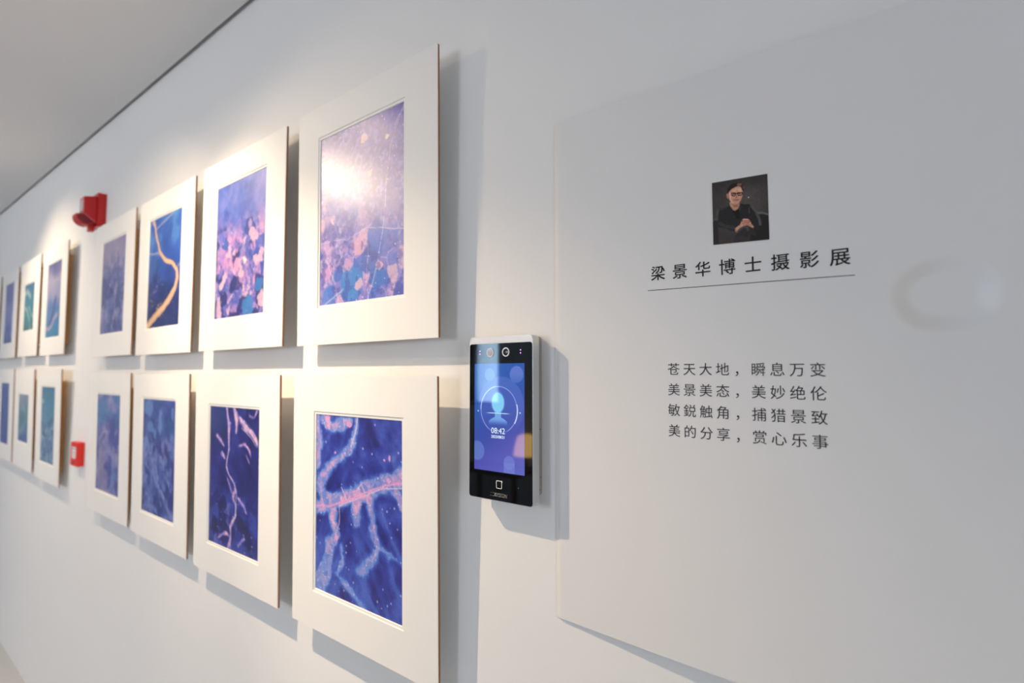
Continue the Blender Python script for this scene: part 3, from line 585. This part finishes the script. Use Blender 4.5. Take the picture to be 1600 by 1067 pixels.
# printed portrait
def poly_mask(u, v, pts, soft):
    ins = np.zeros(u.shape, bool); d = np.full(u.shape, 9.0); n = len(pts)
    for k in range(n):
        (x0, y0), (x1, y1) = pts[k], pts[(k + 1) % n]
        cr = ((y0 > v) != (y1 > v)) & (u < (x1 - x0) * (v - y0) / ((y1 - y0) if abs(y1 - y0) > 1e-9 else 1e-9) + x0); ins ^= cr
        t = np.clip(((u - x0) * (x1 - x0) + (v - y0) * (y1 - y0)) / ((x1 - x0) ** 2 + (y1 - y0) ** 2 + 1e-12), 0, 1)
        d = np.minimum(d, np.hypot(u - x0 - t * (x1 - x0), v - y0 - t * (y1 - y0)))
    return sm(-soft, soft, np.where(ins, d, -d))
def art_portrait(x, y, u, v, A):
    def P(*pts):       # zoomed picture coordinates of the photo -> (u, v)
        out = []
        for a, b in pts:
            q = (a - 270) / 662.0; out.append((q, (b - (222 - 120 * q)) / (720 + 44 * q)))
        return out
    c = mixc(flat(u.shape, (62, 56, 56)), (84, 77, 76), np.exp(-((u - .62) ** 2 + (v - .38) ** 2) / .12)); c = mixc(c, (46, 42, 43), sm(.25, 0, v) * .6)
    add = lambda c, col_, pts, s=.008, k=1.0: mixc(c, col_, k * poly_mask(u, v, P(*pts), s))
    stroke = lambda c, col_, pts, wd, k=1.0: mixc(c, col_, k * (1 - sm(wd * .5, wd, line_d(u, v, P(*pts), 1.0))))
    c = add(c, (40, 37, 39), [(255, 665), (300, 640), (330, 640), (340, 960), (250, 960)]); c = stroke(c, (96, 90, 92), [(270, 668), (300, 645), (330, 642)], .014, .8)
    c = add(c, (32, 30, 31), [(800, 560), (860, 555), (950, 575), (960, 900), (700, 900), (760, 640)]); c = stroke(c, (112, 107, 108), [(808, 563), (860, 560), (940, 578)], .02, .9)
    # body
    c = add(c, (34, 32, 34), [(318, 640), (335, 540), (360, 515), (440, 490), (482, 462), (530, 540), (590, 520), (615, 452), (660, 462), (735, 458), (775, 505), (812, 580), (842, 660), (845, 710), (815, 760), (760, 740), (700, 720), (640, 740), (560, 790), (420, 745), (340, 730), (322, 690)])
    c = stroke(c, (84, 80, 82), [(335, 545), (328, 600), (322, 650)], .03, .8); c = stroke(c, (70, 67, 69), [(350, 530), (440, 495), (470, 475)], .03, .6); c = stroke(c, (64, 61, 63), [(350, 690), (430, 725), (530, 735)], .04, .7)
    c = stroke(c, (92, 88, 90), [(735, 470), (785, 540), (825, 630), (835, 690)], .03, .8); c = stroke(c, (72, 69, 71), [(715, 500), (712, 560)], .02, .7); c = stroke(c, (62, 59, 61), [(520, 540), (548, 615)], .012, .9); c = stroke(c, (70, 66, 68), [(605, 470), (600, 530)], .012, .8)
    c = add(c, (12, 11, 13), [(505, 520), (540, 545), (590, 515), (600, 620), (560, 640), (530, 580)])
    # neck, face, hair
    c = add(c, (196, 146, 120), [(482, 440), (485, 480), (520, 530), (545, 540), (580, 518), (600, 470), (600, 430)]); c = add(c, (150, 98, 78), [(505, 455), (545, 475), (590, 455), (580, 500), (540, 500)], .015, .8)
    c = add(c, (206, 152, 128), [(472, 335), (480, 300), (520, 262), (580, 248), (632, 262), (645, 310), (640, 360), (622, 410), (600, 445), (560, 462), (515, 448), (485, 415)])
    c = add(c, (232, 200, 184), [(475, 330), (500, 330), (505, 420), (530, 455), (500, 440), (482, 410)], .015, .8); c = add(c, (224, 176, 152), [(520, 290), (580, 270), (630, 285), (625, 320), (530, 322)], .02, .7)
    c = add(c, (186, 130, 108), [(530, 395), (600, 385), (595, 430), (560, 445), (530, 430)], .03, .5)
    c = add(c, (190, 120, 104), [(445, 350), (462, 340), (474, 352), (474, 400), (458, 402), (448, 380)])
    c = add(c, (30, 20, 20), [(458, 330), (462, 285), (490, 245), (540, 218), (600, 215), (640, 235), (660, 275), (652, 310), (640, 300), (625, 262), (600, 250), (560, 262), (515, 285), (480, 318), (470, 340)]); c = stroke(c, (150, 104, 92), [(590, 235), (618, 236)], .03, .8); c = stroke(c, (120, 78, 70), [(648, 262), (656, 285)], .015, .8)
    for pts in ([(508, 335), (552, 333), (556, 352), (545, 368), (518, 368), (508, 352)], [(582, 330), (640, 326), (638, 345), (625, 360), (592, 362), (582, 346)]):
        c = add(c, (176, 124, 106), pts, .008, .7); c = stroke(c, (34, 24, 26), pts + [pts[0]], .009)
    c = stroke(c, (26, 18, 20), [(505, 336), (560, 338), (640, 329)], .008); c = stroke(c, (90, 56, 48), [(524, 349), (540, 349)], .009, .8); c = stroke(c, (90, 56, 48), [(600, 344), (616, 344)], .009, .8)
    c = stroke(c, (150, 98, 80), [(566, 350), (570, 382), (558, 388)], .012, .8); c = stroke(c, (150, 84, 76), [(535, 416), (560, 413), (588, 411)], .009, .9)
    # legs, hands
    c = add(c, (44, 39, 40), [(515, 915), (530, 850), (580, 770), (640, 715), (690, 715), (760, 750), (795, 800), (780, 830), (720, 800), (690, 880), (690, 900)]); c = stroke(c, (92, 84, 85), [(560, 790), (640, 722), (688, 730), (690, 760)], .025, .7); c = stroke(c, (66, 58, 59), [(530, 870), (600, 850), (690, 875)], .05, .5)
    c = add(c, (210, 156, 132), [(540, 745), (600, 700), (625, 650), (650, 630), (700, 632), (722, 655), (735, 690), (760, 715), (755, 740), (720, 722), (690, 705), (640, 715), (590, 745), (555, 785), (540, 778)])
    c = stroke(c, (150, 84, 68), [(612, 668), (650, 650), (700, 655), (718, 662)], .012, .8); c = stroke(c, (150, 84, 68), [(630, 688), (670, 672), (705, 678)], .01, .8); c = stroke(c, (168, 100, 82), [(640, 705), (690, 690), (725, 705)], .01, .8)
    c = stroke(c, (240, 196, 172), [(640, 640), (690, 640)], .014, .8); c = stroke(c, (178, 110, 88), [(548, 760), (556, 778)], .02, .8)
    return mixc(c, (225, 220, 214), 1 - sm(.006, .014, np.hypot(u - .665, v - .32)))
def sheet_shape(X, Y, Z):
    Z = Z - 0.050 * (X + 0.1687)
    return X, -sheet_n(X, Z) - 0.0004, Z
painted_grid('portrait_photo', -0.2000, -0.1373, 0.1557, 0.2327, 0, 110, 134, art_portrait, M_portrait, ps, sheet_shape)

# ------------------------------------------------------------------ face recognition terminal
TX, TZ = -0.5172, EYE - 0.0665            # centre of the front
tw, th = 0.1250, 0.2505
e = empty('access_terminal', (TX, 0, TZ), 'black glass face recognition terminal with lit blue screen on the white wall', 'wall terminal')
hx, hz = tw / 2, th / 2
bm = bmesh.new(); prism(bm, rrect(-hx + .006, hx - .0045, -hz + .012, hz - .001, .006), -0.0003, -0.0135)
link('rear_housing', bm, M_body, e)
bm = bmesh.new(); box(bm, hx - .0046, hx - .0041, -.0125, -.0015, -.0155, -.0150); link('housing_seam', bm, M_gap, e)
bm = bmesh.new(); box(bm, hx - .0046, hx - .0041, -.0125, -.0015, -.086, -.0855); link('housing_seam', bm, M_gap, e)
bm = bmesh.new(); box(bm, hx - .0046, hx - .0041, -.0078, -.0062, -.1045, -.1029); link('screw_hole', bm, M_gap, e)
bm = bmesh.new(); prism(bm, rrect(-hx, hx, -hz, hz, .006), -0.0135, -0.0290)
ed = [x for x in bm.edges if all(abs(v.co.y + .029) < 1e-6 for v in x.verts)]
bevel(bm, 0.0016, 3, ed); link('metal_bezel', bm, M_alu, e)
FY = -0.0298
bm = bmesh.new(); prism(bm, rrect(-hx + .0012, hx - .0012, -hz + .0012, hz - .0108, .004), -0.0285, FY)
link('glass_panel', bm, M_glass, e)
bm = bmesh.new(); prism(bm, rrect(-hx + .005, hx - .0012, hz - .0095, hz - .0018, .0015), -0.0288, -0.0293); link('top_strip', bm, mat('satin_strip', (.7, .71, .74), .45, metal=.3), e)

def emat(name, fn=None, colour=None, strength=1.0):
    m = bpy.data.materials.new(name); m.use_nodes = True; nt = m.node_tree; p = nt.nodes['Principled BSDF']
    p.inputs['Base Color'].default_value = (0.004, 0.004, 0.006, 1); p.inputs['Roughness'].default_value = 0.03; p.inputs['Specular IOR Level'].default_value = 0.75; p.inputs['Specular Tint'].default_value = (0.55, 0.80, 1.0, 1)
    p.inputs['Emission Strength'].default_value = strength
    if colour: p.inputs['Emission Color'].default_value = (*colour, 1)
    else:
        a = nt.nodes.new('ShaderNodeVertexColor'); a.layer_name = 'ink'; nt.links.new(a.outputs['Color'], p.inputs['Emission Color'])
    return m
SX0, SX1, SZ0, SZ1 = -.0508, .0478, -.0812, .0832      # screen rectangle, local
def art_screen(x, y, u, v, A):
    """what the display shows: blue gradient, pale bubbles, rings, a glowing head"""
    mx_, mz_ = SX0 + u * (SX1 - SX0), SZ1 - v * (SZ1 - SZ0)
    c = pal(v * .8 + u * .25, [(0, (38, 92, 170)), (.35, (44, 84, 168)), (.6, (58, 74, 162)), (.8, (84, 84, 176)), (1.05, (96, 104, 190))])
    def disc(c, cx, cz, r, colour, k, soft=.0008, fade=None):
        m = k * (1 - sm(r - soft, r + soft, np.hypot(mx_ - cx, mz_ - cz)))
        if fade is not None: m = m * fade
        return mixc(c, colour, m)
    c = disc(c, .033, .0665, .0128, (110, 128, 206), .75, fade=sm(.045, .07, mz_) * .6 + .4); c = disc(c, -.0195, .066, .010, (140, 170, 222), .45)
    c = disc(c, -.045, -.052, .0150, (108, 138, 204), .6); c = disc(c, .019, -.0655, .0105, (118, 132, 210), .6)
    c = mixc(c, (118, 132, 210), .6 * (np.abs(mx_ - .019) < .0105) * (mz_ < -.0655))
    cx, cz = -.0015, .0125
    R = np.hypot(mx_ - cx, mz_ - cz); c = disc(c, cx + .004, cz + .006, .045, (96, 116, 200), .5, .001, sm(-.03, .03, mz_ + .1 * mx_))
    c = disc(c, cx, cz, .036, (64, 84, 172), .55, .001)
    an = np.degrees(np.arctan2(mz_ - cz, mx_ - cx))
    c = mixc(c, (176, 190, 238), .75 * (1 - sm(.0003, .0009, np.abs(R - .0355))) * (1 - .8 * sm(-50, -75, an) * sm(-130, -105, an)))
    c = mixc(c, (206, 222, 255), .95 * (1 - sm(.0006, .0013, np.abs(R - .0362))) * (an < 15) * (an > -32)); c = mixc(c, (190, 214, 250), .8 * (1 - sm(.0004, .001, np.abs(R - .036))) * (an > 100) * (an < 200))
    # head and shoulders
    hd = np.hypot((mx_ + .003) / .0122, (mz_ - .0235) / .0155); neck = (np.abs(mx_ + .003) < .0062) & (mz_ < .014) & (mz_ > .000)
    shoulder = (np.abs(mx_ + .003) < .0185) & (mz_ < .0020 - .0075 * (np.abs(mx_ + .003) / .0185) ** 2) & (mz_ > -.0115)
    c = mixc(c, (120, 176, 232), .9 * neck * 1.0); c = mixc(c, (118, 166, 230), .95 * shoulder * sm(-.0125, -.001, mz_)); c = mixc(c, (112, 160, 226), .5 * (1 - sm(1.0, 1.25, hd))); c = mixc(c, (134, 208, 246), .95 * (1 - sm(.92, 1.05, hd)))
    c = mixc(c, (206, 240, 255), .9 * (1 - sm(.0003, .0009, np.abs(mz_ - .0072))) * (1 - sm(.015, .027, np.abs(mx_ + .003))))
    c = disc(c, -.043, .0095, .0012, (200, 224, 255), .95, .0005); c = disc(c, .0395, .0095, .0013, (206, 230, 255), .95, .0005)
    return c
scr = painted_grid('screen', SX0, SX1, SZ0, SZ1, FY - .0001, 160, 260, art_screen, emat('lit_screen', strength=1.0), e)
on_scr = lambda x, z: FY - .0003
V, F = glyphs(['08:42'], .0125, [(-.0025, -.0235)], 0, 'CENTER'); flat_mesh('clock_digits', V, F, on_scr, emat('screen_text', colour=(.82, .95, 1), strength=1.0), scr)
V, F = glyphs(['2023/08/21'], .0060, [(-.0025, -.0305)], .012, 'CENTER'); flat_mesh('date_digits', V, F, on_scr, bpy.data.materials['screen_text'], scr)
on_gl = lambda x, z: FY - .0003
def strip_ring(bm, cx, cz, ro, ri, y0, y1, n=40):
    for k in range(n):
        a, b = 2 * math.pi * k / n, 2 * math.pi * (k + 1) / n
        q = [bm.verts.new((cx + r * math.cos(t), y, cz + r * math.sin(t))) for t in (a, b) for r in (ri, ro) for y in (y0, y1)]
        bm.faces.new((q[1], q[3], q[7], q[5])); bm.faces.new((q[2], q[3], q[7], q[6])); bm.faces.new((q[0], q[1], q[5], q[4]))
for cx, ro, ri, nm in ((-.0185, .0072, .0052, 'sensor_window'), (.0125, .0070, .0053, 'camera_lens')):
    bm = bmesh.new(); strip_ring(bm, cx, .1005, ro, ri, FY + .0002, FY - .0006); bmesh.ops.remove_doubles(bm, verts=bm.verts[:], dist=1e-6)
    r_ = link(nm, bm, M_lens, e)
    bm = bmesh.new(); bmesh.ops.create_uvsphere(bm, u_segments=28, v_segments=14, radius=1)
    for v in bm.verts: v.co = Vector((cx + v.co.x * ri * 1.02, FY + .0002 + v.co.y * .0012, .1005 + v.co.z * ri * 1.02))
    link('lens_dome', bm, M_lensdark if nm == 'camera_lens' else mat('milky_sensor', (.42, .47, .55), .35), r_, True)
M_led = emat('infrared_glow', colour=(.75, .25, 1.0), strength=3.0)
for lx_ in (-.0400, .0405):
    for lz_ in (.0985, .1030):
        bm = bmesh.new(); bmesh.ops.create_uvsphere(bm, u_segments=12, v_segments=8, radius=.0009)
        for v in bm.verts: v.co = Vector((v.co.x + lx_, v.co.y * .4 + FY, v.co.z + lz_))
        link('infrared_led', bm, M_led, e, True)
bm = bmesh.new()
o_, i_ = rrect(-.0062, .0052, -.1060, -.0940, .002, 4), rrect(-.0052, .0042, -.1050, -.0950, .0013, 4)
vo = [bm.verts.new((x, FY - .00015, z)) for x, z in o_]; vi = [bm.verts.new((x, FY - .00015, z)) for x, z in i_]
for k in range(len(vo)): bm.faces.new((vo[k], vo[(k + 1) % len(vo)], vi[(k + 1) % len(vo)], vi[k]))
c_ = [bm.verts.new((x, FY - .0002, z)) for x, z in ((.0030, -.0938), (.0058, -.0938), (.0058, -.0968), (.0046, -.0956))]; bm.faces.new(c_)
link('card_icon', bm, M_icon, e)
V, F = glyphs(['HIKVISION'], .0068, [(-.0010, -.1177)], .03, 'CENTER'); V = [(x + .12 * (z + .1175), z) for x, z in V]
flat_mesh('brand_lettering', V, F, on_gl, M_icon, e)
bm = bmesh.new(); prism(bm, [(.0362 + .0004 * math.cos(t), -.1005 + .0005 * math.sin(t)) for t in np.linspace(0, 2 * math.pi, 10)[:-1]], FY + .0001, FY - .0002); link('microphone_hole', bm, M_icon, e)

# ------------------------------------------------------------------ red alarm sounder
ax, az = -2.665, EYE + 0.665
e = empty('fire_alarm_sounder', (ax, 0, az), 'red wall alarm sounder with flared horn, above the hazy lilac print', 'alarm')
bm = bmesh.new(); prism(bm, rrect(-.045, .045, -.066, .072, .006), -.0003, -.028); bevel(bm, .002, 2, [x for x in bm.edges if all(abs(v.co.y + .028) < 1e-6 for v in x.verts)]); link('base_box', bm, M_red, e)
bm = bmesh.new()      # wedge body, narrower towards the room and sloping up
a = [bm.verts.new(p) for p in ((-.040, -.028, -.055), (.032, -.028, -.055), (.032, -.028, .058), (-.040, -.028, .058))]
b = [bm.verts.new(p) for p in ((-.036, -.070, -.020), (.026, -.070, -.020), (.026, -.070, .050), (-.036, -.070, .050))]
bm.faces.new(a); bm.faces.new(b)
for k in range(4): bm.faces.new((a[k], a[(k + 1) % 4], b[(k + 1) % 4], b[k]))
bevel(bm, .003, 2); link('sounder_body', bm, M_red, e)
bm = bmesh.new(); n = 20      # scooped horn: half cup, axis along the wall
def cup(r0, r1, x0, x1):
    pr = []
    for k in range(n + 1):
        t = math.radians(170 + 200 * k / n); pr.append((math.cos(t), math.sin(t)))
    for x, ym, (p, q) in ((x0, 0, (r0, r1)), (x1, 0, (r0, r1))): pass
    V0 = [[bm.verts.new((x, -.058 + c * r, -.030 + s * r)) for c, s in pr] for x, r in ((x0, r0), (x1, r0), (x1, r1), (x0, r1))]
    for j in range(4):
        A_, B_ = V0[j], V0[(j + 1) % 4]
        for k in range(n): f = bm.faces.new((A_[k], A_[k + 1], B_[k + 1], B_[k])); f.material_index = 1 if j == 2 else 0
    bm.faces.new([V0[j][0] for j in range(4)]); bm.faces.new([V0[j][n] for j in range(4)])
cup(.034, .030, -.034, .026)
link('horn', bm, [M_red, M_redin], e)
bm = bmesh.new()
pr = [(-.058 + .0295 * math.cos(math.radians(a_)), -.030 + .0295 * math.sin(math.radians(a_))) for a_ in range(-190, 31, 10)]
va = [bm.verts.new((-.033, y_, z_)) for y_, z_ in pr]; vb = [bm.verts.new((.0255, y_, z_)) for y_, z_ in pr]
bm.faces.new(va); bm.faces.new(vb)
for k in range(len(pr)): bm.faces.new((va[k], va[(k + 1) % len(pr)], vb[(k + 1) % len(pr)], vb[k]))
link('horn_throat', bm, M_redin, e)
bm = bmesh.new(); box(bm, -.020, .012, -.046, -.028, -.084, -.058); bevel(bm, .003, 2); link('test_tab', bm, M_red, e)
bm = bmesh.new(); prism(bm, rrect(-.028, .018, -.008, .040, .004), -.0695, -.0715); link('strobe_lens', bm, mat('clear_lens', (.75, .6, .62), .15), e)

# ------------------------------------------------------------------ red call point
qx, qz = -2.803, EYE - 0.3295
e = empty('fire_call_point', (qx, 0, qz), 'small red fire call point box on the wall between the two groups of prints', 'call point')
bm = bmesh.new(); box(bm, -.046, .046, -.024, -.0003, -.049, .049); bevel(bm, .003, 2); link('red_box', bm, M_red_lit, e)
bm = bmesh.new(); frame_plate(bm, -.043, .043, -.046, .046, -.031, .031, -.018, .030, -.0238, -.0258, .001); link('front_bezel', bm, [M_red_lit, M_red_lit], e)
bm = bmesh.new(); box(bm, -.0315, .0315, -.0247, -.0237, -.0185, .0305); link('press_panel', bm, M_white, e)
bm = bmesh.new()
prism(bm, [(-.016, .0085), (0, -.002), (.016, .0085)], -.0246, -.0249); prism(bm, [(-.016, -.0045 - .006), (0, -.0035), (.016, -.0045 - .006)], -.0246, -.0249)
box(bm, -.022, .022, -.0249, -.0246, .019, .024); link('panel_marks', bm, M_greyp, e)
bm = bmesh.new(); prism(bm, [(.004 * math.cos(t), -.033 + .004 * math.sin(t)) for t in np.linspace(0, 2 * math.pi, 16)[:-1]], -.0256, -.0263); link('key_hole', bm, M_gap, e)

# ------------------------------------------------------------------ far side of the room (mirrored in the terminal's glass)
tx, ty = -3.62, -3.75
e = empty('side_table', (tx, ty, 0), 'dark wooden side table across the room, mirrored in the terminal glass', 'table')
bm = bmesh.new(); box(bm, -.45, .45, -.25, .25, .50, .54); bevel(bm, .006, 2); link('tabletop', bm, M_wood2, e)
for lx_ in (-.40, .40):
    for ly_ in (-.20, .20):
        bm = bmesh.new(); box(bm, lx_ - .02, lx_ + .02, ly_ - .02, ly_ + .02, 0, .4995); link('leg', bm, M_wood2, e)
lx0 = tx + .40
e = empty('table_lamp', (lx0, ty, .5405), 'glowing orange table lamp on the side table, mirrored in the terminal glass', 'lamp')
def lathe(prof, n=32):
    bm = bmesh.new(); rings = [[bm.verts.new((r * math.cos(2 * math.pi * k / n), r * math.sin(2 * math.pi * k / n), z)) for k in range(n)] for r, z in prof]
    for a, b in zip(rings[:-1], rings[1:]):
        for k in range(n): bm.faces.new((a[k], a[(k + 1) % n], b[(k + 1) % n], b[k]))
    bm.faces.new(rings[0]); bm.faces.new(rings[-1]); return bm
link('lamp_base', lathe([(.07, 0), (.072, .012), (.03, .02), (.014, .03), (.012, .14)]), M_gap, e, True)
M_shade = mat('lit_lamp_shade', (.8, .45, .15), .6, emit=(1.0, .42, .10), estr=9.0)
link('lamp_shade', lathe([(.05, .14), (.13, .15), (.115, .25), (.09, .34), (.05, .36)]), M_shade, e, True)
px_ = tx - .95
e = empty('armchair', (px_, -3.1, 0), 'dark fabric armchair across the room, mirrored in the terminal glass', 'armchair')
def soft(name, x0, x1, y0, y1, z0, z1, r=.04):
    bm = bmesh.new(); box(bm, x0, x1, y0, y1, z0, z1); bevel(bm, r, 4); link(name, bm, M_fabric, e, True)
soft('seat', -.30, .30, -.28, .30, .16, .44); soft('backrest', -.32, .32, -.42, -.285, .16, .86)
soft('armrest', -.42, -.305, -.42, .30, .16, .60); soft('armrest', .305, .42, -.42, .30, .16, .60)
for lx_ in (-.34, .34):
    for ly_ in (-.34, .22):
        bm = bmesh.new(); box(bm, lx_ - .02, lx_ + .02, ly_ - .02, ly_ + .02, 0, .17); link('leg', bm, M_wood2, e)
